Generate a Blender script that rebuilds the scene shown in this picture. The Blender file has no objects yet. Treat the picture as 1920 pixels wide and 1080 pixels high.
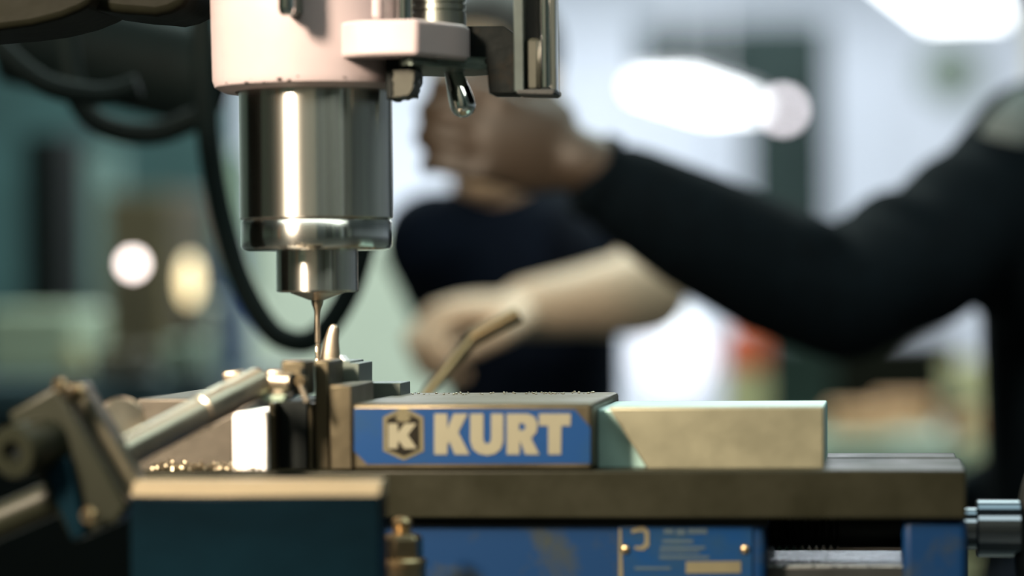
import bpy, bmesh, math, random
from mathutils import Vector, Matrix, Euler
random.seed(7)
SC = bpy.context.scene
COL = SC.collection
# ------------------------------------------------------------------ camera
YAW, ROLL, FPX, CAMZ, DQ = math.radians(7.4), math.radians(0.52), 5333.3, 1.30, 1.592
FW = Vector((-math.sin(YAW), math.cos(YAW), 0)); RT = Vector((math.cos(YAW), math.sin(YAW), 0))
CP = -DQ * FW + 0.1090 * RT; CP.z = CAMZ
cam_d = bpy.data.cameras.new('camera'); cam = bpy.data.objects.new('camera', cam_d); COL.objects.link(cam)
cam.matrix_world = Matrix.Translation(CP) @ Matrix.Rotation(YAW, 4, 'Z') @ Matrix.Rotation(math.pi/2, 4, 'X') @ Matrix.Rotation(-ROLL, 4, 'Z')
cam_d.lens = 100; cam_d.sensor_width = 36; cam_d.clip_start = 0.05; cam_d.clip_end = 100
cam_d.dof.use_dof = True; cam_d.dof.focus_distance = 1.648; cam_d.dof.aperture_fstop = 2.8
SC.camera = cam
# ------------------------------------------------------------------ exposure, world, lights
SC.view_settings.view_transform = 'Standard'; SC.view_settings.look = 'None'
SC.view_settings.exposure = 0.0; SC.view_settings.gamma = 1.0; SC.view_settings.use_curve_mapping = False
W = bpy.data.worlds.new('world'); SC.world = W; W.use_nodes = True
W.node_tree.nodes['Background'].inputs[0].default_value = (0.30, 0.42, 0.42, 1)
W.node_tree.nodes['Background'].inputs[1].default_value = 0.05

def area(name, loc, target, size, power, color, size_y=None, spread=180):
    d = bpy.data.lights.new(name, 'AREA'); d.energy = power; d.color = color; d.size = size
    if size_y: d.shape = 'RECTANGLE'; d.size_y = size_y
    d.spread = math.radians(spread)
    o = bpy.data.objects.new(name, d); COL.objects.link(o); o.location = loc
    o.rotation_euler = (Vector(target) - Vector(loc)).to_track_quat('-Z', 'Y').to_euler()
    return o
area('machine_work_lamp', (-0.66, -1.25, 2.03), (-0.03, 0, 1.34), 0.20, 10.6, (1.0, 0.81, 0.61), 0.34, 52)
area('hall_ceiling_lamp_far', (-2.6, 16.4, 4.3), (-2.6, 16.4, 0), 9, 1550, (0.88, 0.92, 1.0), 8)
area('hall_ceiling_lamp_mid', (0.5, 4.4, 4.3), (0.5, 5.2, 0), 5, 430, (0.80, 0.97, 0.90), 4)
area('hall_ceiling_lamp_near', (1.2, 0.6, 3.9), (0.6, 0.6, 0), 1.4, 26, (0.74, 0.97, 0.93), 2.4)
area('rear_fill_light', (0.5, -3.2, 4.3), (0.5, -3.4, 0), 8, 230, (0.88, 0.97, 0.86), 2.2)  # unseen fill light added to brighten the wall mirrored in the quill

# ------------------------------------------------------------------ helpers
def PD(px, py, depth):
    """photograph pixel at a distance along the lens axis -> world point"""
    u, v = (px - 960) / FPX, (540 - py) / FPX
    c, s = math.cos(-ROLL), math.sin(-ROLL)
    u, v = c * u - s * v, s * u + c * v
    return CP + depth * (FW + u * RT + v * Vector((0, 0, 1)))
def P(px, py, Y):
    """photograph pixel on the upright plane y = Y -> world point"""
    d = PD(px, py, 1.0) - CP
    return CP + d * ((Y - CP.y) / d.y)
def nb(): return bmesh.new()
def box(bm, x0, x1, y0, y1, z0, z1):
    r = bmesh.ops.create_cube(bm, size=1)
    for v in r['verts']:
        v.co = Vector(((x0+x1)/2 + v.co.x*(x1-x0), (y0+y1)/2 + v.co.y*(y1-y0), (z0+z1)/2 + v.co.z*(z1-z0)))
    return bm
def pbox(bm, px0, px1, py0, py1, Y0, Y1):
    a = P(px0, py1, Y0); b = P(px1, py0, Y0)
    return box(bm, a.x, b.x, Y0, Y1, a.z, b.z)
def prism(bm, pts, y0, y1):
    """pts: (x, z) outline extruded from y0 to y1"""
    f = [bm.verts.new((x, y0, z)) for x, z in pts]; b = [bm.verts.new((x, y1, z)) for x, z in pts]
    n = len(pts)
    bm.faces.new(f); bm.faces.new(b[::-1])
    for i in range(n): bm.faces.new((f[i], b[i], b[(i+1) % n], f[(i+1) % n]))
    bmesh.ops.recalc_face_normals(bm, faces=bm.faces[:])
    return bm
def pprism(bm, pix, Y0, Y1):
    q = [P(x, y, Y0) for x, y in pix]
    return prism(bm, [(p.x, p.z) for p in q], Y0, Y1)
def lathe(bm, prof, M=Matrix(), seg=64):
    """prof: (r, h) from one end to the other, closed with r = 0"""
    rings = []
    for r, h in prof:
        if r < 1e-7: rings.append([bm.verts.new(M @ Vector((0, 0, h)))])
        else: rings.append([bm.verts.new(M @ Vector((r*math.cos(2*math.pi*k/seg), r*math.sin(2*math.pi*k/seg), h))) for k in range(seg)])
    new = []
    for A, B in zip(rings, rings[1:]):
        for k in range(seg):
            a, b = A[k % len(A)], A[(k+1) % len(A)]; c, d = B[(k+1) % len(B)], B[k % len(B)]
            vs = []
            for v in (a, b, c, d):
                if v not in vs: vs.append(v)
            if len(vs) > 2: new.append(bm.faces.new(vs))
    bmesh.ops.recalc_face_normals(bm, faces=new)
    return bm
def axis_m(p, q):
    p, q = Vector(p), Vector(q)
    return Matrix.Translation(p) @ (q - p).to_track_quat('Z', 'Y').to_matrix().to_4x4(), (q - p).length
def rod(bm, p, q, r, ch=0.0, r2=None, seg=32):
    M, L = axis_m(p, q); r2 = r if r2 is None else r2
    return lathe(bm, [(0, 0), (r-ch, 0), (r, ch), (r2, L-ch), (r2-ch, L), (0, L)], M, seg)
def cap(bm, p, q, r1, r2, seg=16):
    M, L = axis_m(p, q)
    if L < 1e-6: M = Matrix.Translation(Vector(p))
    pr = [(0, -r1)] + [(r1*math.sin(a), -r1*math.cos(a)) for a in (0.4, 0.8, 1.2)] + [(r1, 0), (r2, L)]
    pr += [(r2*math.cos(a), L + r2*math.sin(a)) for a in (0.4, 0.8, 1.2)] + [(0, L + r2)]
    return lathe(bm, pr, M, seg)
def ell(bm, c, rx, ry, rz, rot=None, seg=20):
    r = bmesh.ops.create_uvsphere(bm, u_segments=seg, v_segments=seg//2, radius=1)
    R = (rot or Matrix()).to_4x4()
    for v in r['verts']: v.co = Vector(c) + R @ Vector((v.co.x*rx, v.co.y*ry, v.co.z*rz))
    return bm
def smooth_path(pts, n=8):
    pts = [Vector(p) for p in pts]; out = []
    for i in range(len(pts)-1):
        a, b, c, d = pts[max(i-1, 0)], pts[i], pts[i+1], pts[min(i+2, len(pts)-1)]
        for k in range(n):
            t = k/n
            out.append(0.5*((2*b) + (c-a)*t + (2*a-5*b+4*c-d)*t*t + (3*b-a-3*c+d)*t**3))
    out.append(pts[-1]); return out
def tube(bm, pts, r, seg=16, flat=1.0):
    pts = [Vector(p) for p in pts]; n = len(pts); rings = []; up = None
    for i, p in enumerate(pts):
        t = (pts[min(i+1, n-1)] - pts[max(i-1, 0)]).normalized()
        if up is None: up = Vector((0, 1, 0)) if abs(t.y) < 0.9 else Vector((0, 0, 1))
        side = t.cross(up).normalized(); up = side.cross(t).normalized()
        rr = r[i] if isinstance(r, (list, tuple)) else r
        rings.append([bm.verts.new(p + side*rr*math.cos(2*math.pi*k/seg) + up*rr*flat*math.sin(2*math.pi*k/seg)) for k in range(seg)])
    for A, B in zip(rings, rings[1:]):
        for k in range(seg): bm.faces.new((A[k], A[(k+1) % seg], B[(k+1) % seg], B[k]))
    bm.faces.new(rings[0][::-1]); bm.faces.new(rings[-1])
    bmesh.ops.recalc_face_normals(bm, faces=bm.faces[:])
    return bm
OFF = {}
def bake_remesh(bm, voxel, smooth=4):
    me = bpy.data.meshes.new('tmp'); bm.to_mesh(me); bm.free()
    o = bpy.data.objects.new('tmp', me); COL.objects.link(o)
    m = o.modifiers.new('r', 'REMESH'); m.mode = 'VOXEL'; m.voxel_size = voxel; m.use_smooth_shade = True
    s = o.modifiers.new('s', 'SMOOTH'); s.iterations = smooth; s.factor = 0.5
    dg = bpy.context.evaluated_depsgraph_get(); out = bmesh.new(); out.from_mesh(o.evaluated_get(dg).to_mesh())
    bpy.data.objects.remove(o); bpy.data.meshes.remove(me)
    return out
def obj(name, bm, mat, parent=None, bevel=0, seg=2, smooth=True, angle=35, **props):
    if parent is not None: off = OFF[parent.name]
    else:
        xs = [v.co for v in bm.verts]
        off = Vector(((min(v.x for v in xs)+max(v.x for v in xs))/2, (min(v.y for v in xs)+max(v.y for v in xs))/2, min(v.z for v in xs)))
    bmesh.ops.translate(bm, vec=-off, verts=bm.verts[:])
    me = bpy.data.meshes.new(name); bm.to_mesh(me); bm.free()
    me.materials.append(mat)
    if smooth:
        for p in me.polygons: p.use_smooth = True
        me.set_sharp_from_angle(angle=math.radians(angle))
    o = bpy.data.objects.new(name, me); COL.objects.link(o)
    if parent is not None: o.parent = parent
    else: o.location = off
    OFF[o.name] = off
    if bevel:
        m = o.modifiers.new('bevel', 'BEVEL'); m.width = bevel; m.segments = seg; m.limit_method = 'ANGLE'; m.angle_limit = math.radians(40)
    for k, v in props.items(): o[k] = v
    return o
def thing(name, label, cat, loc, group=None):
    o = bpy.data.objects.new(name, None); COL.objects.link(o); o.empty_display_size = 0.02
    o.location = loc; o['label'] = label; o['category'] = cat
    if group: o['group'] = group
    OFF[o.name] = Vector(loc); return o
def tag(o, label, cat, group=None):
    o['label'] = label; o['category'] = cat
    if group: o['group'] = group
    return o
def struct(name, bm, mat, **k):
    o = obj(name, bm, mat, **k); o['kind'] = 'structure'; return o
# ------------------------------------------------------------------ materials
def mat(name, col, rough=0.5, metal=0.0, var=0.0, scale=30, bump=0.0, bscale=None, stretch=None, rvar=0.0, col2=None, thr=None, emit=None, strength=0, spec=0.5, coat=0.0):
    m = bpy.data.materials.new(name); m.use_nodes = True; nt = m.node_tree; b = nt.nodes['Principled BSDF']; L = nt.links
    b.inputs['Base Color'].default_value = (*col, 1); b.inputs['Roughness'].default_value = rough; b.inputs['Metallic'].default_value = metal
    b.inputs['Specular IOR Level'].default_value = spec; b.inputs['Coat Weight'].default_value = coat
    if emit: b.inputs['Emission Color'].default_value = (*emit, 1); b.inputs['Emission Strength'].default_value = strength
    if var or bump or rvar or col2:
        tc = nt.nodes.new('ShaderNodeTexCoord'); mp = nt.nodes.new('ShaderNodeMapping'); L.new(tc.outputs['Object'], mp.inputs[0])
        if stretch: mp.inputs['Scale'].default_value = stretch
        n = nt.nodes.new('ShaderNodeTexNoise'); n.inputs['Scale'].default_value = scale; n.inputs['Detail'].default_value = 5; n.inputs['Roughness'].default_value = 0.6
        L.new(mp.outputs[0], n.inputs['Vector'])
        if var or col2:
            r = nt.nodes.new('ShaderNodeValToRGB'); L.new(n.outputs['Fac'], r.inputs[0])
            lo, hi = thr or (0.3, 0.7)
            r.color_ramp.elements[0].position = lo; r.color_ramp.elements[1].position = hi
            c2 = col2 or tuple(min(1, c*(1+var)) for c in col); c1 = col if col2 else tuple(c*(1-var) for c in col)
            r.color_ramp.elements[0].color = (*c1, 1); r.color_ramp.elements[1].color = (*c2, 1)
            L.new(r.outputs[0], b.inputs['Base Color'])
        if rvar:
            mr = nt.nodes.new('ShaderNodeMapRange'); L.new(n.outputs['Fac'], mr.inputs[0]); mr.inputs[1].default_value = 0.3; mr.inputs[2].default_value = 0.7
            mr.inputs[3].default_value = max(0.02, rough-rvar); mr.inputs[4].default_value = rough+rvar; L.new(mr.outputs[0], b.inputs['Roughness'])
        if bump:
            n2 = n
            if bscale:
                n2 = nt.nodes.new('ShaderNodeTexNoise'); n2.inputs['Scale'].default_value = bscale; n2.inputs['Detail'].default_value = 4; L.new(mp.outputs[0], n2.inputs['Vector'])
            bp = nt.nodes.new('ShaderNodeBump'); bp.inputs['Strength'].default_value = bump; bp.inputs['Distance'].default_value = 0.001
            L.new(n2.outputs['Fac'], bp.inputs['Height']); L.new(bp.outputs[0], b.inputs['Normal'])
    return m
def glow(name, col, s):
    return mat(name, (0.8, 0.8, 0.8), emit=col, strength=s)
def brushed(m, aniso=0.9):
    nt = m.node_tree; t = nt.nodes.new('ShaderNodeTangent'); t.direction_type = 'RADIAL'; t.axis = 'Z'; b = nt.nodes['Principled BSDF']
    nt.links.new(t.outputs[0], b.inputs['Tangent']); b.inputs['Anisotropic'].default_value = aniso; b.inputs['Anisotropic Rotation'].default_value = 0.25; return m
M = dict(
    cream=mat('cream_enamel', (0.31, 0.258, 0.268), 0.42, var=0.05, scale=18, bump=0.10, bscale=60, rvar=0.06),
    olive=mat('shaded_olive_cast_paint', (0.0042, 0.0045, 0.0025), 0.6, spec=0.06, var=0.3, scale=25, bump=0.5, bscale=70),  # near-black because the ram's shade is put into the paint
    quill=brushed(mat('ground_polished_steel', (0.62, 0.60, 0.55), 0.25, 1, var=0.13, scale=170, stretch=(1, 1, 0.02))),  # vertical colour streaks imitate reflected stripes
    ring=brushed(mat('bright_collar_steel', (0.74, 0.73, 0.70), 0.17, 1, var=0.08, scale=120, stretch=(1, 1, 0.02)), 0.8),  # colour streaks imitate stripes mirrored in the collar
    chrome=mat('chrome', (0.78, 0.78, 0.76), 0.07, 1),
    steel=mat('machined_steel', (0.47, 0.40, 0.31), 0.34, 1, var=0.10, scale=40, rvar=0.08, bump=0.05, bscale=300),
    railm=mat('dark_rail_steel', (0.028, 0.040, 0.038), 0.40, 0.3, var=0.2, scale=80),
    insertm=mat('oily_insert_steel', (0.030, 0.031, 0.022), 0.40, 0.3, var=0.2, scale=60),
    warm2=mat('tan_cover_steel', (0.185, 0.178, 0.122), 0.42, 0.5, var=0.07, scale=35, rvar=0.08, bump=0.05, bscale=250),
    jawm=mat('dull_jaw_steel', (0.075, 0.066, 0.052), 0.45, 0.6, var=0.15, scale=60, bump=0.2, bscale=150),
    tealg=mat('teal_grey_steel', (0.27, 0.42, 0.40), 0.45, 0.5, var=0.10, scale=40),  # teal tint holds the shade of the tail face
    nutm=mat('satin_nut_steel', (0.36, 0.38, 0.34), 0.30, 1, var=0.06, scale=40),
    bluechrome=mat('dark_chrome', (0.12, 0.14, 0.17), 0.10, 1),
    clampb=mat('bronze_clamp_edge', (0.055, 0.050, 0.032), 0.45, 0.4, var=0.08, scale=50),
    warm=mat('tan_ground_steel', (0.092, 0.078, 0.050), 0.42, 0.85, var=0.12, scale=35, rvar=0.08, bump=0.05, bscale=250),
    bedm=mat('oily_vise_bed_steel', (0.0125, 0.0125, 0.0072), 0.42, 0.0, var=0.18, scale=30, rvar=0.10, bump=0.06, bscale=200, spec=0.12),
    gsteel=mat('grey_green_steel', (0.105, 0.130, 0.115), 0.42, 0.6, var=0.12, scale=40),
    palem=mat('pale_metal_and_glare', (0.95, 0.92, 0.90), 0.40, 0.2, var=0.04, scale=40),  # white base imitates lamp glare on the block by the jaw
    clampm=mat('anodised_clamp', (0.011, 0.0125, 0.0075), 0.42, 0.15, var=0.08, scale=50, spec=0.2),
    dark=mat('blackened_steel', (0.012, 0.014, 0.014), 0.40, 0.1, var=0.3, scale=50, bump=0.2, bscale=120),
    rust=mat('rusty_black_steel', (0.0022, 0.0034, 0.0034), 0.5, 0.0, col2=(0.014, 0.009, 0.004), thr=(0.52, 0.80), scale=40, spec=0.06, bump=0.3, bscale=120),
    void=mat('black_oxide_and_shade', (0.004, 0.006, 0.006), 0.6, 0.0, var=0.2, scale=40, spec=0.12),  # also colours the black fillers that stand for shade
    blue=mat('worn_blue_enamel', (0.0016, 0.019, 0.064), 0.42, col2=(0.022, 0.026, 0.016), thr=(0.52, 0.75), scale=28, bump=0.08, spec=0.2),
    plate=mat('blue_nameplate', (0.0022, 0.025, 0.085), 0.36, col2=(0.010, 0.028, 0.045), thr=(0.42, 0.75), scale=30, spec=0.2),
    decal=mat('blue_decal', (0.0014, 0.027, 0.098), 0.38, col2=(0.006, 0.030, 0.066), thr=(0.50, 0.85), scale=26, spec=0.3),
    letter=mat('cream_print', (0.135, 0.128, 0.086), 0.5, var=0.04, scale=60),
    faint=mat('faded_print', (0.018, 0.038, 0.055), 0.5, var=0.1, scale=60),
    tanp=mat('tan_print', (0.085, 0.075, 0.040), 0.5, var=0.1, scale=60),
    gold=mat('dull_gold_print', (0.075, 0.066, 0.032), 0.45, var=0.15, scale=80),
    brown=mat('dark_brown_print', (0.006, 0.005, 0.003), 0.5, var=0.2, scale=80, spec=0.1),
    brass=mat('brass_and_warm_lit_steel', (0.40, 0.30, 0.17), 0.30, 1, var=0.1, scale=60),  # on the stud and washer the brass tint is painted warm light
    darknut=mat('warm_lit_steel', (0.30, 0.24, 0.15), 0.28, 1, var=0.15, scale=60),  # bronze tint imitates warm light on the nut
    fore=mat('blue_grey_plate', (0.0010, 0.0055, 0.0090), 0.38, 0.0, var=0.5, scale=9, stretch=(0.6, 1, 1.3), spec=0.04),
    forelit=mat('plate_edge', (0.30, 0.245, 0.16), 0.45, 0.6, var=0.05, scale=30),  # paler tan imitates light caught by the plate's chamfer
    wet=mat('wet_chips_and_cool_light', (0.62, 0.70, 0.72), 0.16, 0.5, col2=(0.03, 0.035, 0.035), thr=(0.53, 0.58), scale=170, bump=0.8),  # wet chips, with cool back light put into the pale blue
    chip=mat('swarf', (0.36, 0.31, 0.22), 0.3, 1),
    cable=mat('black_rubber', (0.004, 0.009, 0.009), 0.7, var=0.2, scale=30, spec=0.15),
    skin=mat('skin', (0.055, 0.036, 0.023), 0.5, var=0.08, scale=12),  # back-lit hand: its shade is put into the dark colour
    skin2=mat('skin_lit', (0.64, 0.46, 0.32), 0.5, var=0.08, scale=12),  # light on the bare forearm is put into the pale colour
    navy=mat('navy_cloth', (0.0018, 0.0045, 0.007), 0.9, var=0.3, scale=60, bump=0.5, bscale=25, spec=0.08),
    navy2=mat('navy_knit', (0.003, 0.006, 0.014), 0.9, var=0.3, scale=60, bump=0.4, bscale=25, spec=0.1),
    collar=mat('grey_collar', (0.16, 0.20, 0.21), 0.8, var=0.1, scale=60),
    hair=mat('dark_hair', (0.020, 0.013, 0.009), 0.6, var=0.3, scale=90, bump=0.5),
    shoe=mat('black_leather', (0.012, 0.011, 0.010), 0.4, var=0.2, scale=60),
    eye=mat('eye', (0.7, 0.7, 0.68), 0.2),
    wall=mat('pale_blue_white_wall', (0.70, 0.75, 0.80), 0.7, var=0.03, scale=0.6),
    ceil=mat('ceiling_white', (0.66, 0.72, 0.76), 0.8, var=0.02, scale=1),
    floor=mat('sealed_concrete', (0.060, 0.066, 0.060), 0.45, var=0.25, scale=2),
    teal=mat('dark_teal_panel', (0.040, 0.092, 0.098), 0.6, var=0.35, scale=2.2),
    crate=mat('grey_green_crate', (0.36, 0.42, 0.31), 0.5, var=0.1, scale=4),
    pale=mat('pale_green_enamel', (0.86, 0.90, 0.78), 0.5, var=0.06, scale=3),
    paleg=mat('grey_green_enamel', (0.20, 0.26, 0.20), 0.5, var=0.1, scale=4),
    dkgreen=mat('dark_green_steel', (0.012, 0.022, 0.019), 0.6, spec=0.1, var=0.2, scale=6),
    card=mat('cardboard', (0.46, 0.25, 0.13), 0.8, var=0.1, scale=12),
    ochre=mat('ochre_board', (0.40, 0.36, 0.20), 0.7, var=0.12, scale=6),
    red=mat('red_orange_plastic', (0.42, 0.07, 0.02), 0.4, var=0.1, scale=12),
    white=mat('white_plastic', (0.75, 0.75, 0.75), 0.4, var=0.02, scale=12),
    bluebg=mat('blue_plastic', (0.03, 0.07, 0.20), 0.5, var=0.1, scale=12),
    wood=mat('oiled_wood', (0.075, 0.055, 0.026), 0.6, var=0.3, scale=9, stretch=(0.3, 1, 4)),
    slate=mat('added_slate_panel', (0.035, 0.050, 0.052), 0.7, var=0.1, scale=2),
    taupe=mat('added_taupe_panel', (0.26, 0.22, 0.17), 0.7, var=0.1, scale=2),
    machg=mat('machine_table_iron', (0.10, 0.10, 0.09), 0.4, 0.7, var=0.2, scale=20),
    tube_on=glow('fluorescent_diffuser', (0.93, 0.97, 1.0), 7.0),
    globe_on=glow('lit_globe', (0.88, 0.82, 1.0), 1.3),
    warm_glint=glow('warm_glint_glow', (1.0, 0.84, 0.78), 9.0),  # glow imitating a highlight on metal
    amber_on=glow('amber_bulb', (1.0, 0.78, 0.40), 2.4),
)
# ------------------------------------------------------------------ the room
b = nb(); box(b, -9, 12, -5, 23, -0.1, 0); struct('floor', b, M['floor'])
b = nb(); box(b, -9, 12, -5, 23, 4.6, 4.7); struct('ceiling', b, M['ceil'])
b = nb(); box(b, -9, 12, 22.5, 22.7, 0, 4.6); struct('wall_back', b, M['wall'])
b = nb(); box(b, -9.2, -9, -5, 23, 0, 4.6); struct('wall_left', b, M['paleg'])
b = nb(); box(b, 12, 12.2, -5, 23, 0, 4.6); struct('wall_right', b, M['wall'])
b = nb(); box(b, -9, 12, -5.2, -5, 0, 4.6); struct('wall_front', b, M['paleg'])
# unseen coloured panels added behind the camera to lay stripes in the polished steel
for i, (x, w, m) in enumerate([(-7.4, 2.6, 'paleg'), (-5.2, 0.9, 'card'), (-3.4, 2.4, 'paleg'), (-0.4, 2.6, 'taupe'), (1.6, 1.0, 'slate'), (2.9, 1.2, 'dkgreen'), (4.4, 1.0, 'slate'), (6.0, 0.3, 'wall'), (7.2, 0.9, 'dkgreen'), (9.4, 2.4, 'pale')]):
    b = nb(); box(b, x-w/2, x+w/2, -5.0, -4.75, 0, 4.5); struct('trim_%d' % (i+1), b, M[m])  # unseen panels added for stripes in the polished steel
b = nb(); a0 = PD(-160, 0, 9.0); a1 = PD(452, 0, 9.0)
box(b, a0.x, a1.x, a0.y, a0.y+0.12, 0, 3.6); struct('wall_partition', b, M['teal'])
def zq(py, Y=0.0): return P(593, py, Y).z
AX = Matrix.Translation((0, 0, 0))
# ------------------------------------------------------------------ milling table, column
TZ = CAMZ - 0.2134
mt = thing('milling_table', 'grey iron milling table under the blue vise', 'machine table', (0.05, -0.05, 0))
b = nb(); box(b, -0.46, 0.62, -0.30, 0.22, TZ-0.07, TZ); obj('table_top', b, M['machg'], mt, bevel=0.004)
for y in (-0.20, -0.05, 0.10):
    b = nb(); box(b, -0.46, 0.62, y-0.008, y+0.008, TZ, TZ+0.0015); obj('slot_rim', b, M['dark'], mt)
b = nb(); box(b, -0.22, 0.34, -0.20, 0.20, 0.55, TZ-0.07); obj('saddle', b, M['olive'], mt, bevel=0.01)
b = nb(); box(b, -0.20, 0.30, -0.22, 0.22, 0.0, 0.55); obj('knee', b, M['olive'], mt, bevel=0.02)
# ------------------------------------------------------------------ milling head
mh = thing('milling_machine', 'cream painted milling machine with polished steel quill and black quill stop', 'milling machine', (0, 0, 0))
zb = zq(168)
R = 0.0564
b = nb()
prof = [(0.044, zb-0.0015), (R-0.006, zb-0.0015), (R-0.0015, zb+0.001), (R, zb+0.005), (R+0.0010, zb+0.06), (R+0.0012, zb+0.40), (0, zb+0.40)]
lathe(b, [(0.044, zb+0.02)] + prof, Matrix.Translation((-0.0010, 0, 0)), 96)
housing = obj('housing', b, M['cream'], mh)
# scuffed bare rim where paint has chipped off
b = nb()
for k in range(14):
    a = math.radians(random.uniform(195, 300)); s = random.uniform(0.0006, 0.0018)
    c = Vector((math.cos(a)*(R-0.0008), math.sin(a)*(R-0.0008), zb+random.uniform(0.0005, 0.0035)))
    ell(b, c, s, s*0.5, s*random.uniform(0.3, 0.7), Matrix.Rotation(a+math.pi/2, 3, 'Z'), 8)
obj('paint_chips', b, M['rust'], housing, kind='stuff')
b = nb(); z0 = zq(411)
lathe(b, [(0, z0), (0.0424, z0), (0.0430, z0+0.0006), (0.0430, zb+0.05), (0, zb+0.05)], AX, 128); obj('quill', b, M['quill'], mh)
b = nb(); za, zc = zq(411), zq(470)
lathe(b, [(0, zc), (0.0230, zc), (0.0385, zc), (0.0412, zc+0.0008), (0.0424, zc+0.0026), (0.0424, za-0.0022), (0.0412, za-0.0004), (0.0395, za), (0, za)], AX, 128)
obj('spindle_collar', b, M['ring'], mh)
# bracket: a boss cast on the right of the housing, front face to the camera, right face turned away
def prz(bm, plan, z0, z1):
    lo = [bm.verts.new((x, y, z0)) for x, y in plan]; hi = [bm.verts.new((x, y, z1)) for x, y in plan]; n = len(plan)
    bm.faces.new(lo[::-1]); bm.faces.new(hi)
    for i in range(n): bm.faces.new((lo[i], lo[(i+1) % n], hi[(i+1) % n], hi[i]))
    bmesh.ops.recalc_face_normals(bm, faces=bm.faces[:]); return bm
bx0, bx1, bx2 = P(655, 70, -0.062).x, P(782, 70, -0.062).x, P(873, 70, -0.022).x
zt, zl = P(760, 35, -0.062).z, P(760, 104, -0.062).z
b = nb(); prz(b, [(bx0-0.02, -0.03), (bx0-0.004, -0.054), (bx0+0.004, -0.0605), (bx0+0.012, -0.062), (bx1, -0.062), (bx2, -0.022), (bx2, 0.028), (bx0, 0.030)], zl, zt)
bracket = obj('bracket', b, M['cream'], mh, bevel=0.0022, seg=3)
# ragged bare underside of the bracket
b = nb(); prz(b, [(bx0+0.020, -0.030), (bx0+0.028, -0.054), (bx1-0.004, -0.056), (bx2-0.004, -0.020), (bx2+0.018, 0.004), (bx2+0.015, 0.030), (bx0+0.010, 0.032)], zl-0.0042, zl+0.002)
bmesh.ops.subdivide_edges(b, edges=b.edges[:], cuts=6, use_grid_fill=True)
for v in b.verts: v.co += Vector((random.uniform(-1, 1), random.uniform(-1, 1), random.uniform(-1, 1)))*0.0007
obj('rough_underside', b, M['gsteel'], bracket)
b = nb(); q0, q1 = P(655, 30, -0.03), P(722, -60, -0.03)
box(b, q0.x, q1.x, -0.040, 0.01, q0.z-0.004, q1.z); obj('raised_boss', b, M['cream'], mh, bevel=0.003, seg=3)
# lug at the lower right of the housing
b = nb(); pprism(b, [(737, 132), (777, 130), (775, 150), (768, 178), (738, 183)], -0.046, -0.016)
bmesh.ops.subdivide_edges(b, edges=b.edges[:], cuts=5, use_grid_fill=True)
for v in b.verts: v.co += Vector((random.uniform(-1, 1), random.uniform(-1, 1), random.uniform(-1, 1)))*0.0005
obj('clamp_lug', b, M['insertm'], mh)
b = nb(); pprism(b, [(722, 104), (778, 104), (776, 132), (739, 134), (738, 186), (724, 186)], -0.040, -0.012); obj('clamp_slot_shade', b, M['void'], mh, bevel=0.001)  # solid black stands for shade in the slot and below the bracket
# adjusting rod and ringed micrometer nut on top of the bracket
c = P(758, 10, -0.030); b = nb(); rod(b, (c.x, -0.030, zt-0.002), (c.x, -0.030, zt+0.15), 0.0045, 0.0004); obj('stop_rod', b, M['chrome'], mh)
c0 = P(732, 10, -0.018); b = nb(); box(b, c0.x-0.0035, c0.x+0.004, -0.020, 0.0, zt-0.001, zt+0.12); obj('rod_gap_shade', b, M['void'], mh)  # black filler added as the shade in the gap beside the rod
c = P(824, 20, -0.008); b = nb(); r = 0.0147; pr = [(0, zt-0.001), (r-0.001, zt-0.001), (r, zt)]
for zz in (0.0085, 0.0125, 0.0200, 0.024, 0.032):
    pr += [(r, zt+zz-0.0006), (r-0.0011, zt+zz-0.0003), (r-0.0011, zt+zz+0.0003), (r, zt+zz+0.0006)]
pr += [(r, zt+0.06), (0, zt+0.06)]
lathe(b, pr, Matrix.Translation((c.x, -0.008, 0)), 64); obj('micrometer_nut', b, M['nutm'], mh)
# black stop arm and channel rail
b = nb(); pprism(b, [(868, 48), (945, 47), (967, 63), (967, 176), (917, 176), (912, 121), (868, 112)], -0.006, 0.022); obj('stop_arm', b, M['rust'], mh, bevel=0.0008)
q = lambda x, y: P(x, y, -0.010)
rail = nb(); pbox(rail, 964, 1040, -90, 175, 0.004, 0.020); rail = obj('stop_rail', rail, M['dark'], mh, bevel=0.0006)
b = nb(); pbox(b, 964, 980, -90, 172, -0.010, 0.006); obj('rail_edge', b, M['railm'], rail, bevel=0.0005)
b = nb(); pprism(b, [(984, 71), (1011, 71), (1011, 170), (984, 170)], -0.006, 0.006); obj('rail_insert', b, M['insertm'], rail, bevel=0.0018, seg=1)
b = nb(); c = P(1026, 0, -0.003); rod(b, (c.x-0.0012, -0.003, P(1026, 165, -0.003).z), (c.x-0.0012, -0.003, zt+0.12), 0.0038, 0.0003); obj('rail_rod', b, M['chrome'], rail)
b = nb(); pbox(b, 1032, 1041, -90, 170, -0.006, 0.008); obj('rail_strip', b, M['chrome'], rail, bevel=0.0006)
b = nb(); pprism(b, [(970, 168), (1040, 166), (1040, 174), (1034, 178), (968, 176)], -0.011, 0.020); obj('rail_foot', b, M['dark'], rail, bevel=0.0005)
# chrome drop-shaped lever under the bracket
pa, pb_ = P(846, 122, 0.004), P(868, 197, 0.004)
Mx, Ln = axis_m(pa, pb_); b = nb(); pr = [(0, -0.004), (0.0046, -0.004), (0.0049, 0)]
for t in [i/10 for i in range(1, 11)]: pr.append((0.0049 + 0.0022*t*t*(3-2*t), Ln*t))
pr += [(0.0071*math.cos(a), Ln + 0.0071*math.sin(a)) for a in (0.25, 0.5, 0.75, 1.0, 1.25, 1.45)] + [(0, Ln+0.0071)]
lathe(b, pr, Mx, 48); obj('lever_knob', b, M['chrome'], mh)
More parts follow.
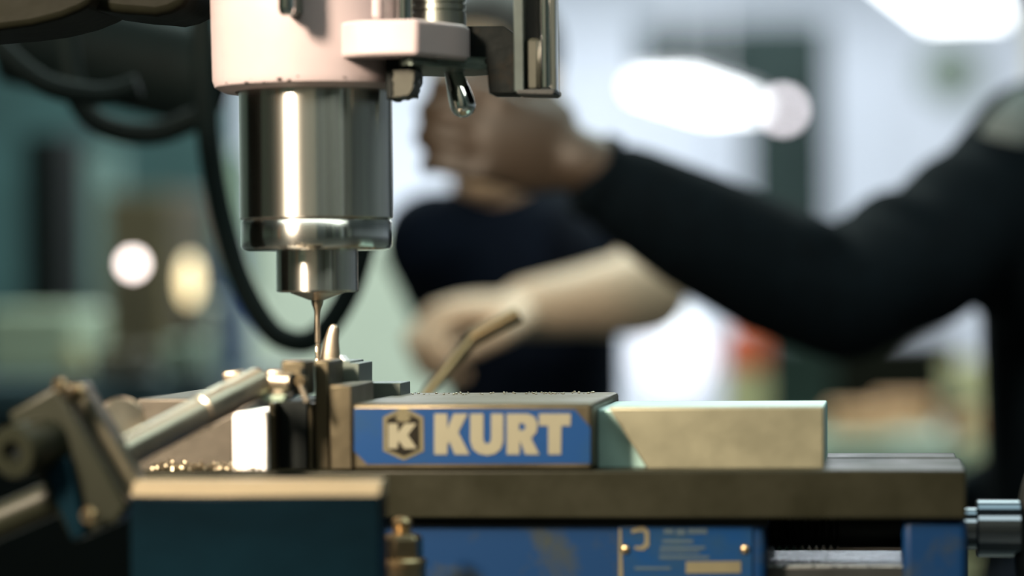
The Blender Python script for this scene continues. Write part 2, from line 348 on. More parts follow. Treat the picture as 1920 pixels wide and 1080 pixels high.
# chrome feed pin in front of the housing with its hub above
b = nb(); pbox(b, 530, 557, -70, 27, -0.071, -0.050); obj('feed_block', b, M['gsteel'], mh, bevel=0.002)
pp = P(538, 24, -0.077); b = nb(); lathe(b, [(0, pp.z-0.0018), (0.0028, pp.z-0.0014), (0.0043, pp.z+0.0006), (0.0046, pp.z+0.003), (0.0046, pp.z+0.03), (0, pp.z+0.03)], Matrix.Translation((pp.x, -0.077, 0)), 32)
obj('feed_pin', b, M['chrome'], mh)
# head body and ram above the frame
b = nb(); box(b, -0.075, 0.075, -0.05, 0.18, zb+0.33, zb+0.60); obj('motor_body', b, M['cream'], mh, bevel=0.02)
# ------------------------------------------------------------------ ram casting at the upper left
rm = mh
b = nb(); pprism(b, [(-500, 80), (-120, 66), (0, 56), (60, 48), (115, 34), (150, 20), (172, 8), (186, -200), (-500, -200)], -0.03, 0.05)
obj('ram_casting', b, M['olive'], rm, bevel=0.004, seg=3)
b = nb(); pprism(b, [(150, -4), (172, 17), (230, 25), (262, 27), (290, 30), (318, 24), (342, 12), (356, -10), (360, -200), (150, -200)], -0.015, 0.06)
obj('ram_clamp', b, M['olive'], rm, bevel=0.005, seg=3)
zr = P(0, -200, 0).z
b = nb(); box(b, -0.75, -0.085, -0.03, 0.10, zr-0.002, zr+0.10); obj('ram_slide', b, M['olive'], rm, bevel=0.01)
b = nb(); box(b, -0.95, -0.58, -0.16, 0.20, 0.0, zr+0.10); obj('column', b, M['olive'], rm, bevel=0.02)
# ------------------------------------------------------------------ tool holder and end mill
th = thing('tool_holder', 'polished steel tool holder sticking out of the milling spindle', 'tool holder', (0, 0, zq(563)))
b = nb(); z1, z2 = zq(469), zq(548)
lathe(b, [(0, z2), (0.0200, z2), (0.0222, z2+0.0003), (0.0229, z2+0.0010), (0.0229, z1), (0, z1)], AX, 96); obj('holder_body', b, M['quill'], th)
b = nb(); z3 = zq(563)
lathe(b, [(0, z3), (0.0042, z3), (0.0150, z2-0.0004), (0.0150, z2+0.001), (0, z2+0.001)], AX, 96); obj('collet_nose', b, M['steel'], th)
em = thing('end_mill', 'slender steel cutting tool pointing down over the workpiece', 'cutting tool', (0, 0, zq(676)))
b = nb(); zz = lambda y: zq(y)
lathe(b, [(0, zz(643)), (0.0016, zz(643)), (0.0017, zz(640)), (0.0017, zz(592)), (0.0019, zz(584)), (0.0024, zz(577)), (0.0031, zz(571)), (0.0035, zz(565)), (0.0035, zz(560)), (0, zz(560))], AX, 32)
obj('shank', b, M['steel'], em)
b = nb(); n = 30; H0, H1 = zz(644), zz(676); rings = []
for i in range(n+1):
    t = i/n; tw = t*4.5; ring = []
    for k in range(16):
        a = 2*math.pi*k/16; rr = 0.0016*(1-0.42*max(0, math.cos(2*a))**2)
        ring.append(b.verts.new((rr*math.cos(a+tw), rr*math.sin(a+tw), H0+(H1-H0)*t)))
    rings.append(ring)
for A, B in zip(rings, rings[1:]):
    for k in range(16): b.faces.new((A[k], A[(k+1) % 16], B[(k+1) % 16], B[k]))
b.faces.new(rings[0]); b.faces.new(rings[-1]); bmesh.ops.recalc_face_normals(b, faces=b.faces[:])
obj('flutes', b, M['steel'], em, angle=60)
# ------------------------------------------------------------------ the vise
YF, YB = -0.076, 0.076
bl, br = P(262, 900, YF).x, P(1812, 900, YF).x
zbt, zbb = P(1200, 882, YF).z, P(1200, 973, YF).z      # top and underside of the bed
vi = thing('machine_vise', 'blue machine vise with KURT on its sliding jaw', 'vise', (0.08, 0, TZ))
b = nb(); box(b, bl, br, YF, 0.026, zbb, zbt); bed = obj('bed', b, M['bedm'], vi, bevel=0.0014)
b = nb(); box(b, bl, br-0.002, 0.036, YB, zbb, zbt); obj('bed_rail', b, M['bedm'], vi, bevel=0.0010)
b = nb(); box(b, bl+0.002, br-0.004, 0.02, 0.04, zbb, zbt-0.003); obj('bed_groove', b, M['dark'], vi)
# blue base
xb1 = P(1436, 1000, -0.066).x; zlow = TZ+0.040
b = nb(); box(b, bl+0.01, xb1, -0.066, 0.066, zlow, zbb+0.0005); base = obj('base', b, M['blue'], vi, bevel=0.004, seg=3)
b = nb(); pbox(b, 330, 1440, 972, 984, -0.0685, -0.060); obj('shade_strip', b, M['void'], base)  # black strip standing for the shade line under the bed
xe0, xe1 = P(1692, 1000, -0.070).x, P(1813, 1000, -0.070).x
b = nb(); box(b, xe0, xe1, -0.070, 0.070, zlow, zbb+0.0005); obj('end_block', b, M['blue'], vi, bevel=0.004, seg=3)
zw = P(1560, 1063, -0.050).z
b = nb(); box(b, xb1-0.004, xe0+0.004, -0.050, 0.040, zlow, zw); web = obj('base_web', b, M['dark'], vi, bevel=0.001)
b = nb(); box(b, xb1, xe0, -0.0485, 0.039, zw-0.001, zw+0.0004); obj('wet_skin', b, M['wet'], web)
b = nb(); box(b, bl-0.01, br+0.004, -0.09, 0.09, TZ+0.0015, zlow); obj('swivel_base', b, M['gsteel'], vi, bevel=0.004)
# lead screw with its threads
zs = P(1700, 990, 0.0).z
b = nb(); pr = [(0, xb1-0.02), (0.0100, xb1-0.02)]; x = xb1-0.015; r0 = 0.0122
while x < P(1560, 1000, 0).x:
    pr += [(r0-0.0022, x), (r0, x+0.0012), (r0, x+0.0022), (r0-0.0022, x+0.0036)]; x += 0.0040
pr += [(r0-0.0012, x), (r0-0.0012, xe0+0.03), (0, xe0+0.03)]
lathe(b, pr, Matrix.Translation((0, 0, zs)) @ Matrix.Rotation(math.pi/2, 4, 'Y'), 32); obj('lead_screw', b, M['void'], vi)
b = nb(); rod(b, (xe1-0.03, 0, zs), (P(1838, 985, 0).x, 0, zs), 0.0112, 0.0008); obj('screw_end', b, M['bluechrome'], vi)
# sliding jaw with the blue decal
jl, jr = P(660, 820, YF).x, P(1111, 820, YF).x
zj = P(900, 756, YF).z
b = nb(); box(b, jl, jr, YF, YB, zbt, zj); jaw = obj('sliding_jaw', b, M['warm'], vi, bevel=0.0022, seg=2)
FS = YF
b = nb(); pprism(b, [(664, 766), (1078, 768), (1107, 802), (1107, 869), (688, 870), (664, 846)], FS-0.0004, FS+0.001); decal = obj('decal', b, M['decal'], jaw)
def flat(name, loops, Y, m, parent, thick=0.0002, **k):
    cu = bpy.data.curves.new('t', 'CURVE'); cu.dimensions = '2D'; cu.fill_mode = 'BOTH'; cu.extrude = thick
    for lp in loops:
        s = cu.splines.new('POLY'); s.points.add(len(lp)-1); s.use_cyclic_u = True
        for i, (x, y) in enumerate(lp):
            w = P(x, y, Y); s.points[i].co = (w.x, w.z, 0, 1)
    o = bpy.data.objects.new('t', cu); COL.objects.link(o); dg = bpy.context.evaluated_depsgraph_get()
    bm = bmesh.new(); bm.from_mesh(o.evaluated_get(dg).to_mesh()); bpy.data.objects.remove(o)
    for v in bm.verts: v.co = Vector((v.co.x, Y-thick-v.co.z, v.co.y))
    bmesh.ops.recalc_face_normals(bm, faces=bm.faces[:])
    return obj(name, bm, m, parent, smooth=False, **k)
def zc_(lp): return [(690+x/4.085, 690+y/4.085) for x, y in lp]
flat('emblem_rim', [zc_([(272, 300), (425, 375), (428, 635), (275, 706), (118, 635), (116, 375)])], FS-0.0004, M['gold'], decal)
flat('emblem_field', [zc_([(272, 332), (392, 392), (394, 622), (274, 676), (148, 622), (146, 392)])], FS-0.0008, M['brown'], decal)
flat('emblem_crest', [zc_([(210, 385), (235, 345), (272, 335), (305, 345), (330, 385), (300, 412), (240, 412)])], FS-0.0010, M['gold'], decal)
flat('emblem_letter', [zc_([(155, 425), (228, 425), (228, 495), (282, 425), (372, 425), (304, 512), (376, 617), (278, 617), (238, 560), (228, 575), (228, 617), (155, 617)])], FS-0.0012, M['letter'], decal)
flat('letter_k', [zc_([(508, 350), (608, 350), (608, 465), (655, 350), (764, 350), (692, 492), (778, 662), (665, 662), (622, 560), (608, 595), (608, 662), (508, 662)])], FS-0.0004, M['letter'], decal)
flat('letter_u', [zc_([(783, 350), (884, 350), (884, 545), (892, 570), (912, 582), (934, 570), (943, 545), (943, 350), (1037, 350), (1037, 560), (1016, 622), (972, 657), (912, 669), (852, 657), (803, 622), (783, 560)])], FS-0.0004, M['letter'], decal)
flat('letter_r', [zc_([(1063, 350), (1222, 350), (1272, 370), (1300, 420), (1292, 490), (1250, 537), (1312, 662), (1205, 662), (1166, 562), (1162, 562), (1162, 662), (1063, 662)]), zc_([(1158, 424), (1192, 424), (1210, 450), (1192, 477), (1158, 477)])], FS-0.0004, M['letter'], decal)
flat('letter_t', [zc_([(1310, 350), (1552, 350), (1552, 442), (1482, 442), (1478, 662), (1380, 662), (1380, 442), (1310, 442)])], FS-0.0004, M['letter'], decal)
# jaw plate, raised rear block, tail block with slanted tan cover plate
b = nb(); pbox(b, 619, 659, 722, 881, YF-0.001, -0.010); obj('jaw_plate', b, M['warm'], vi, bevel=0.0008)
b = nb(); pbox(b, 616, 751, 718, 775, 0.040, 0.074); obj('jaw_hump', b, M['gsteel'], vi, bevel=0.0006)
b = nb(); pbox(b, 1117, 1544, 766, 881, -0.046, 0.060); tail = obj('tail_block', b, M['tealg'], vi, bevel=0.0010)
b = nb(); pprism(b, [(1140, 764), (1545, 762), (1546, 881), (1214, 881)], -0.054, -0.046); obj('cover_plate', b, M['warm2'], tail, bevel=0.0012)
b = nb(); c = P(1114, 830, -0.06); box(b, jr, P(1119, 830, -0.05).x, -0.055, 0.05, zbt, zj-0.004); obj('jaw_gap', b, M['void'], vi)
# fixed jaw
b = nb(); pbox(b, 258, 436, 747, 884, -0.070, 0.070); obj('fixed_jaw', b, M['jawm'], vi, bevel=0.0012)
# nameplate
YN = -0.0672
b = nb(); pprism(b, [(1160, 987), (1411, 985), (1411, 1120), (1160, 1120)], YN, -0.065); npl = obj('nameplate', b, M['plate'], vi, bevel=0.0004)
for i, (x, y) in enumerate([(1173, 1030), (1397, 1030)]):
    c = P(x, y, YN); b = nb(); ell(b, c, 0.0026, 0.0018, 0.0026); obj('rivet', b, M['brass'], npl)
flat('plate_mark', [[(1184, 992), (1206, 986), (1217, 996), (1217, 1024), (1206, 1032), (1190, 1030), (1190, 1024), (1203, 1024), (1209, 1018), (1209, 1000), (1203, 996), (1184, 1000)]], YN, M['tanp'], npl)
flat('plate_box', [[(1286, 1053), (1389, 1052), (1389, 1074), (1286, 1075)]], YN, M['tanp'], npl)
flat('plate_edge', [[(1160, 992), (1165, 990), (1168, 1078), (1163, 1115), (1160, 1115)]], YN, M['tanp'], npl)
for x0, x1, y0, y1 in [(1245, 1263, 992, 1001), (1268, 1285, 992, 1003), (1290, 1326, 991, 1001), (1242, 1300, 1012, 1018), (1238, 1322, 1024, 1030), (1236, 1330, 1042, 1048), (1190, 1258, 1063, 1068), (1236, 1312, 1033, 1037)]:
    flat('faded_line', [[(x0, y0), (x1, y0), (x1, y1), (x0, y1)]], YN, M['faint'], npl, thick=0.00015)
# crank handle on the screw
vh = thing('vise_handle', 'chrome vise handle socket with dark crank at the right edge', 'handle', tuple(P(1880, 985, 0)))
b = nb(); xa, xc = P(1830, 985, 0).x, P(1912, 985, 0).x
Mr = Matrix.Translation((0, 0, zs)) @ Matrix.Rotation(math.pi/2, 4, 'Y')
lathe(b, [(0, xa), (0.0145, xa), (0.0155, xa+0.001), (0.0155, xc), (0, xc)], Mr, 64); obj('socket', b, M['bluechrome'], vh)
b = nb(); tube(b, smooth_path([(xc+0.022, 0, zs+0.032), (xc+0.016, 0, zs+0.012), (xc+0.014, -0.001, zs-0.02), (xc+0.024, -0.004, zs-0.07)]), [0.008]+[0.017]*23+[0.016], 24, 0.6); obj('crank_arm', b, M['dark'], vh)
# ------------------------------------------------------------------ work in the vise
wp = thing('workpiece', 'tan steel block clamped in the vise under the cutting tool', 'workpiece', tuple(P(590, 700, -0.05)))
a0, a1 = P(589, 676, -0.062), P(618, 881, -0.062)
b = nb(); box(b, a0.x, a1.x, -0.062, -0.020, a1.z, a0.z); obj('front_block', b, M['warm'], wp, bevel=0.0010, seg=2)
b = nb(); pprism(b, [(612, 677), (656, 677), (656, 681), (673, 681), (673, 735), (612, 735)], -0.012, 0.030); obj('rear_block', b, M['gsteel'], wp, bevel=0.0004)  # grey green stands for the workpiece's shaded face
b = nb(); pbox(b, 518, 576, 752, 881, -0.055, 0.020); tag(obj('gap_filler_block', b, M['void'], bevel=0.0008), 'black block added to darken the gap between the vise jaws', 'block')  # dark filler added for the black gap between the jaws
b = nb(); pbox(b, 579, 587, 756, 881, -0.058, 0.0); tag(obj('thin_parallel', b, M['warm'], bevel=0.0004), 'thin upright steel strip right of the added black block', 'steel strip')
b = nb(); pbox(b, 505, 515, 756, 884, -0.066, 0.0); tag(obj('thin_parallel', b, M['warm'], bevel=0.0004), 'thin upright steel strip left of the added black block', 'steel strip')
b = nb(); pbox(b, 436, 500, 772, 885, -0.074, 0.0); tag(obj('glare_block', b, M['palem'], bevel=0.0012), 'metal block with glare painted white at the left vise jaw', 'block')  # white colour stands for reflected lamp light on the steel
# pointed metal sliver
b = nb(); pts = [P(619, 680, -0.002), P(620, 660, -0.002), P(622, 635, -0.002), P(626, 615, -0.002), P(628, 608, -0.002)]
tube(b, smooth_path(pts, 4), [0.0058, 0.0057, 0.0056, 0.0055, 0.0053, 0.005, 0.0047, 0.0044, 0.0041, 0.0038, 0.0035, 0.0032, 0.0028, 0.0024, 0.0019, 0.0012, 0.0004], 12, 0.45)
tag(obj('metal_sliver', b, M['steel']), 'pointed shiny metal sliver standing beside the cutting tool', 'metal chip')
b = nb(); pprism(b, [(618, 672), (622, 665), (640, 667), (648, 677), (618, 678)], -0.002, 0.012); tag(obj('chip_flake', b, M['palem'], bevel=0.0003), 'small pale flake at the foot of the pointed sliver', 'metal chip')
# swarf on the bed
b = nb()
for k in range(260):
    x = random.gauss(355, 60); y = 882 - abs(random.gauss(0, 9))*(1 if x < 440 else 0.3)
    if not 285 < x < 500: continue
    c = P(x, 884, -0.0745); c.z = zbt + 0.0005 + (882-y)*0.0002; c.y -= 0.003*random.random() - 0.002; s = random.uniform(0.0006, 0.0016)
    ell(b, c, s, s*0.5, s*0.35, Euler((random.random()*3, random.random()*3, random.random()*3)).to_matrix(), 6)
o = tag(obj('swarf', b, M['chip']), 'fine metal swarf lying on the left end of the vise bed', 'swarf'); o['kind'] = 'stuff'
b = nb()
for k in range(70):
    x = random.uniform(760, 1120); c = P(x, 740, 0.06); c.z = zj + 0.0003; c.y = random.uniform(0.04, 0.075); s = random.uniform(0.0004, 0.0011)
    ell(b, c, s, s, s*0.6, None, 6)
o = tag(obj('jaw_swarf', b, M['chip']), 'tiny metal crumbs along the top of the sliding jaw', 'swarf'); o['kind'] = 'stuff'
# ------------------------------------------------------------------ work stop in the left foreground
ws = thing('work_stop', 'jointed steel work stop with clamp plate and slanted rods at left', 'work stop', tuple(P(120, 900, -0.20)))
CA = Vector((P(128, 866, -0.22)))
b = nb(); rod(b, P(-330, 1120, -0.205), P(110, 930, -0.205), 0.0092, 0.0006); obj('lower_rod', b, M['clampm'], ws)
# slanted clamp plate: long outline with rounded corners, turned about the vertical
def slab(pix, Y, th, turn=0):
    bm = nb(); pprism(bm, pix, Y, Y+th)
    if turn:
        c = P(130, 860, Y); bmesh.ops.rotate(bm, cent=c, matrix=Matrix.Rotation(math.radians(turn), 3, 'Z'), verts=bm.verts[:])
    return bm
b = slab([(12, 775), (105, 722), (240, 950), (218, 982), (135, 1018)], -0.225, 0.020); pl = obj('clamp_plate', b, M['clampm'], ws, bevel=0.0022, seg=3)
b = slab([(106, 722), (150, 716), (165, 742), (262, 905), (240, 952)], -0.206, 0.020); obj('clamp_back', b, M['clampb'], ws, bevel=0.002, seg=3)
b = slab([(80, 884), (126, 852), (162, 1004), (135, 1016)], -0.231, 0.008); obj('clamp_face', b, M['fore'], ws, bevel=0.0015)
c = P(62, 838, -0.232); n = Vector((-0.28, -0.9, -0.10)).normalized(); b = nb(); M2, _ = axis_m(c - n*0.020, c + n*0.018)
lathe(b, [(0, 0), (0.0125, 0), (0.0130, 0.001), (0.0130, 0.036), (0.0118, 0.038), (0.0055, 0.038), (0.0045, 0.030), (0, 0.030)], M2, 40); bs = obj('clamp_boss', b, M['clampm'], ws)
b = nb(); rod(b, c + n*0.0095, c + n*0.0135, 0.0043); obj('screw_socket', b, M['void'], bs)
for x, y, r, yy in [(172, 966, 0.0040, -0.233), (150, 736, 0.0042, -0.214), (118, 722, 0.0036, -0.226)]:
    c = P(x, y, yy); b = nb(); rod(b, c, c + Vector((-0.0012, -0.0045, 0)), r, 0.0008); s = obj('clamp_screw', b, M['brass'], ws)
    b = nb(); rod(b, c + Vector((-0.0012, -0.0040, 0)), c + Vector((-0.00125, -0.0048, 0)), r*0.45); obj('screw_socket', b, M['void'], s)
# knurled knob behind the clamp
c = P(222, 792, -0.150); b = nb(); M2, _ = axis_m(c + Vector((-0.006, 0.012, -0.002)), c + Vector((0.006, -0.012, 0.002)))
pr = [(0, 0), (0.0105, 0), (0.0122, 0.0015), (0.0122, 0.0085), (0.0105, 0.010), (0.0112, 0.012), (0.0122, 0.014), (0.0122, 0.0225), (0.0105, 0.0245), (0, 0.0245)]
lathe(b, pr, M2, 40); obj('knob', b, M['steel'], ws)
# upper rod reaching to the workpiece
r1, r2 = P(196, 868, -0.195), P(486, 716, -0.098)
b = nb(); rod(b, r1, r2, 0.0082, 0.0008); obj('upper_rod', b, M['steel'], ws)
j = r1.lerp(r2, 0.60); d = (r2-r1).normalized(); b = nb(); rod(b, j, j + d*0.022, 0.0091, 0.0008); obj('rod_sleeve', b, M['steel'], ws)
b = nb(); rod(b, P(450, 712, -0.098), P(545, 716, -0.098), 0.0048, 0.0006); obj('cross_pin', b, M['steel'], ws)
b = nb(); pprism(b, [(416, 698), (452, 694), (452, 712), (432, 730), (418, 716)], -0.104, -0.092); obj('end_lug', b, M['steel'], ws, bevel=0.0012)
b = nb(); pprism(b, [(498, 694), (530, 694), (536, 742), (500, 742)], -0.100, -0.084); obj('end_clamp', b, M['steel'], ws, bevel=0.0014)
b = nb(); pprism(b, [(527, 676), (572, 676), (572, 742), (527, 742)], -0.092, -0.066); obj('stop_pad', b, M['warm'], ws, bevel=0.0012)
b = nb(); pprism(b, [(529, 702), (549, 700), (552, 738), (542, 752), (529, 742)], -0.098, -0.090); obj('pad_dark_block', b, M['dark'], ws, bevel=0.001)  # dark block on the front of the pad
b = nb(); pprism(b, [(488, 742), (536, 740), (532, 754), (490, 754)], -0.102, -0.085); obj('pad_foot', b, M['paleg'], ws, bevel=0.001)
c = P(561, 715, -0.098); b = nb(); rod(b, c + Vector((0, 0.010, 0)), c, 0.0026, 0.0004); s = obj('pad_screw', b, M['brass'], ws)
b = nb(); rod(b, c + Vector((0, 0.001, 0)), c + Vector((0, -0.0003, 0)), 0.0012); obj('screw_socket', b, M['void'], s)
b = nb(); rod(b, P(563, 722, -0.097), P(576, 754, -0.097), 0.0016, 0.0003); obj('pad_pin', b, M['steel'], ws)
b = nb(); rod(b, P(568, 690, -0.095), P(568, 704, -0.095), 0.0015); obj('pad_slot', b, M['void'], ws)
# stand carrying the lower rod, outside the picture
e = P(-330, 1120, -0.205)
b = nb(); box(b, e.x-0.03, e.x+0.03, -0.235, -0.175, TZ+0.0015, e.z+0.015); obj('stand', b, M['clampm'], ws, bevel=0.003)
# ------------------------------------------------------------------ plate in front of the vise
YP = -0.225
fp = thing('front_plate', 'blurred blue grey steel plate standing in the foreground before the vise', 'steel plate', tuple(P(476, 1000, YP)))
a0, a1 = P(244, 932, YP), P(711, 932, YP)
zt_ = P(476, 900, YP+0.010).z
b = nb(); box(b, a0.x, a1.x, YP, YP+0.022, TZ+0.0015, P(476, 930, YP).z); obj('plate_body', b, M['fore'], fp, bevel=0.0010)
b = nb(); zz0 = P(476, 930, YP).z
f = [(a0.x, YP, zz0), (a1.x, YP, zz0), (a1.x, YP+0.022, zz0), (a0.x, YP+0.022, zz0), (a0.x, YP+0.0075, zt_), (a1.x, YP+0.0075, zt_), (a1.x, YP+0.022, zt_), (a0.x, YP+0.022, zt_)]
vs = [b.verts.new(p) for p in f]
for q_ in [(0, 1, 5, 4), (1, 2, 6, 5), (2, 3, 7, 6), (3, 0, 4, 7), (4, 5, 6, 7), (0, 3, 2, 1)]: b.faces.new([vs[i] for i in q_])
bmesh.ops.recalc_face_normals(b, faces=b.faces[:]); obj('bevelled_edge', b, M['forelit'], fp, bevel=0.0006)
# ------------------------------------------------------------------ hold-down bolt
YBt = -0.112
hb = thing('clamping_bolt', 'clamping stud and nut with warm light painted as bronze tint in front of the blue base', 'bolt', tuple(P(757, 1078, YBt)))
cx = P(754, 1010, YBt).x; Z = lambda y: P(754, y, YBt).z; T = Matrix.Translation((cx, YBt, 0))
b = nb(); pr = [(0, Z(1060)), (0.0052, Z(1060))]; y = 1000.0
while y > 984: pr += [(0.0052, Z(y)), (0.0044, Z(y-2.5))]; y -= 5
pr += [(0.0052, Z(983)), (0.0054, Z(978)), (0.0040, Z(971)), (0.0018, Z(968)), (0, Z(967.5))]
lathe(b, pr, T, 32); obj('stud', b, M['brass'], hb)  # brass tint here is painted warm light on the stud
b = nb()
for k, (r, y) in enumerate([(0.0085, 1001), (0.0107, 1007), (0.0107, 1044)]): pass
def hexa(bm, r, z): return [bm.verts.new((cx + r*math.cos(math.radians(60*k+20)), YBt + r*math.sin(math.radians(60*k+20)), z)) for k in range(6)]
rg = [hexa(b, 0.0112, Z(1046)), hexa(b, 0.0112, Z(1010)), hexa(b, 0.0088, Z(1001))]
for A, B in zip(rg, rg[1:]):
    for k in range(6): b.faces.new((A[k], A[(k+1) % 6], B[(k+1) % 6], B[k]))
b.faces.new(rg[0][::-1]); b.faces.new(rg[-1]); bmesh.ops.recalc_face_normals(b, faces=b.faces[:]); obj('nut', b, M['darknut'], hb, bevel=0.0008)
b = nb(); lathe(b, [(0, Z(1062)), (0.0118, Z(1062)), (0.0128, Z(1058)), (0.0128, Z(1050)), (0.0115, Z(1046)), (0, Z(1046))], T, 40); obj('washer', b, M['brass'], hb)
b = nb(); lathe(b, [(0, TZ+0.0015), (0.0122, TZ+0.0015), (0.0122, Z(1062)), (0, Z(1062))], T, 40); obj('spacer', b, M['darknut'], hb)
# ------------------------------------------------------------------ bent coolant tube and cables behind
b = nb(); D = 2.02
pts = [PD(700, 1150, D-0.05), PD(740, 900, D-0.04), PD(790, 760, D-0.02), PD(832, 700, D-0.01), PD(886, 634, D), PD(898, 626, D), PD(970, 590, D)]
tube(b, smooth_path(pts, 6), 0.0046, 16); ct = thing('coolant_tube', 'bent brass coolant tube rising behind the sliding jaw', 'tube', tuple(pts[0]))
obj('pipe', b, M['brass'], ct)
b = nb(); rod(b, PD(885, 635, D), PD(974, 588, D), 0.0056, 0.0003); obj('nozzle', b, M['brass'], ct)
b = nb(); p0 = PD(700, 1150, D-0.05); box(b, p0.x-0.02, p0.x+0.02, p0.y-0.02, p0.y+0.02, TZ+0.0015, p0.z+0.01); obj('tube_foot', b, M['dark'], ct, bevel=0.002)
def cable(name, pix, D, r, label, cat='cable'):
    b = nb(); tube(b, smooth_path([PD(x, y, D + (0.0 if len(q) == 0 else q[0])) for x, y, *q in pix], 8), r, 14)
    return tag(obj(name, b, M['cable']), label, cat)
cable('power_cable', [(372, -120), (380, 60), (385, 180), (395, 290), (415, 400), (450, 520), (500, 610), (545, 640), (590, 635), (630, 590), (665, 520), (690, 420), (700, 300)], 2.22, 0.0095, 'black cable hanging in a loop behind the quill')
cable('hose', [(-120, -60), (-40, 40), (10, 100), (70, 150), (130, 172), (200, 178), (260, 160)], 2.15, 0.0085, 'black hose curving in from the left picture edge', 'hose')
cable('hose', [(120, 40), (135, 150), (165, 215), (220, 245), (290, 250), (345, 232), (390, 205), (420, 120)], 2.25, 0.0095, 'thick black hose sagging below the dark motor', 'hose')
b = nb(); c0, c1 = PD(40, 70, 2.55), PD(395, 130, 2.55)
rod(b, PD(10, 60, 2.55), PD(400, 150, 2.55), 0.045, 0.008)
obj('drive_motor', b, M['cable'], rm, label='dark drum shaped motor')
# ------------------------------------------------------------------ people
V = Vector
def head(bm, c, f, up=V((0, 0, 1)), s=1.0):
    """skull, jaw, nose, ears, brow; c = centre, f = the way the face looks"""
    f = V(f).normalized(); r = f.cross(up).normalized(); u = r.cross(f).normalized()
    R = Matrix((r, f, u)).transposed()
    A = lambda x, y, z: c + (r*x + f*y + u*z)*s
    ell(bm, A(0, -0.012, 0.030), 0.074*s, 0.092*s, 0.088*s, R)
    ell(bm, A(0, 0.028, -0.040), 0.056*s, 0.060*s, 0.076*s, R)
    ell(bm, A(0, 0.060, -0.092), 0.026*s, 0.022*s, 0.022*s, R)
    ell(bm, A(0, 0.066, 0.030), 0.050*s, 0.016*s, 0.012*s, R)
    cap(bm, A(0, 0.082, 0.020), A(0, 0.100, -0.022), 0.008*s, 0.013*s, 10)
    ell(bm, A(0, 0.084, -0.052), 0.024*s, 0.010*s, 0.008*s, R); ell(bm, A(0, 0.082, -0.064), 0.022*s, 0.010*s, 0.008*s, R)
    for k in (-1, 1): ell(bm, A(0.076*k, -0.010, 0.0), 0.009*s, 0.018*s, 0.032*s, R)
    return A, R
def hand(bm, wrist, fwd, back, thumb, curl, s=1.0, sp=0.88):
    """palm, four fingers bending towards -back, thumb on the thumb side"""
    f = V(fwd).normalized(); t = V(thumb) - f*V(thumb).dot(f); t.normalize(); n = V(back) - f*V(back).dot(f) - t*V(back).dot(t); n.normalize()
    A = lambda a, b_, c_: wrist + (f*a + t*b_ + n*c_)*s
    R = Matrix((f, t, n)).transposed()
    ell(bm, A(0.050, 0, 0), 0.056*s, 0.043*s, 0.018*s, R)
    cap(bm, A(0.020, 0.020, -0.004), A(0.085, 0.030, 0), 0.017*s, 0.014*s, 12); cap(bm, A(0.020, -0.018, -0.004), A(0.080, -0.030, 0), 0.017*s, 0.013*s, 12)
    for b0, l, rr in ((0.036*sp, 0.92, 0.0098), (0.012*sp, 1.0, 0.0102), (-0.012*sp, 0.94, 0.0098), (-0.036*sp, 0.76, 0.0088)):
        p = A(0.088, b0, 0.0); a = 0.0
        for L_, k in ((0.044, curl[0]), (0.028, curl[1]), (0.023, curl[2])):
            a += k; d = (f*math.cos(a) - n*math.sin(a)); q_ = p + d*L_*l*s; cap(bm, p, q_, rr*s, rr*0.93*s, 12); p = q_
    p0, p1 = A(0.022, 0.034, -0.010), A(0.058, 0.058, -0.022); p2 = A(0.090, 0.056, -0.034); p3 = A(0.114, 0.046, -0.042)
    cap(bm, p0, p1, 0.0145*s, 0.012*s, 12); cap(bm, p1, p2, 0.012*s, 0.0105*s, 12); cap(bm, p2, p3, 0.0105*s, 0.009*s, 12)
def chain(bm, pts, radii):
    for (p, q_), (r1, r2) in zip(zip(pts, pts[1:]), zip(radii, radii[1:])): cap(bm, p, q_, r1, r2)
def legs_(bm, hip, side, knee, foot, r):
    chain(bm, [hip, knee, foot], r)

# --- worker reaching in from the right, long navy sleeve
D1 = 2.62
sh = PD(1818, 408, 2.72); el = PD(1585, 560, 2.60); wr = PD(1085, 302, 2.56)
neck = PD(1995, 205, 2.86); sh2 = PD(2140, 330, 3.12); hc = PD(2110, -75, 2.88)
pel = PD(2080, 1180, 2.92); pel.z = 0.95; che = PD(2085, 520, 2.86); wai = PD(2085, 900, 2.90)
w1 = thing('person', 'person in a dark navy long-sleeved jacket reaching in from the right edge', 'person', (pel.x, pel.y, 0))
b = nb()
cap(b, neck - V((0, 0, 0.03)), hc + V((0, 0, -0.06)), 0.058, 0.056)
hA, hR = head(b, hc, (-1, 0.25, -0.15))
chain(b, [che, wai, pel], [0.125, 0.115, 0.125]); chain(b, [sh, neck - V((0, 0, .06)), sh2], [0.055, 0.06, 0.055])
chain(b, [sh, el, wr], [0.052, 0.042, 0.030])
fw = PD(950, 262, 2.54) - wr; hand(b, wr, fw, -FW + V((0, 0, 0.15)), V((0, 0, 1)), (0.55, 0.75, 0.5), 1.02, 1.02)
el2 = sh2 + V((-0.02, 0.06, -0.29)); wr2 = el2 + V((-0.20, 0.0, -0.10)); chain(b, [sh2, el2, wr2], [0.05, 0.042, 0.029])
hand(b, wr2, (-1, 0, -0.4), (0, 1, 0.2), (0, 0.2, 1), (0.5, 0.6, 0.4))
side = V((0.05, 0.10, 0)); kn = [pel + side + V((-0.03, 0, -0.45)), pel - side + V((-0.03, 0, -0.45))]; ft = [V((pel.x+0.05, pel.y+0.11, 0.09)), V((pel.x-0.06, pel.y-0.10, 0.09))]
for k in (0, 1): chain(b, [pel + (side if k == 0 else -side)*0.9, kn[k], ft[k]], [0.078, 0.056, 0.04])
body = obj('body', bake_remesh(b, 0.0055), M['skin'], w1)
b = nb()
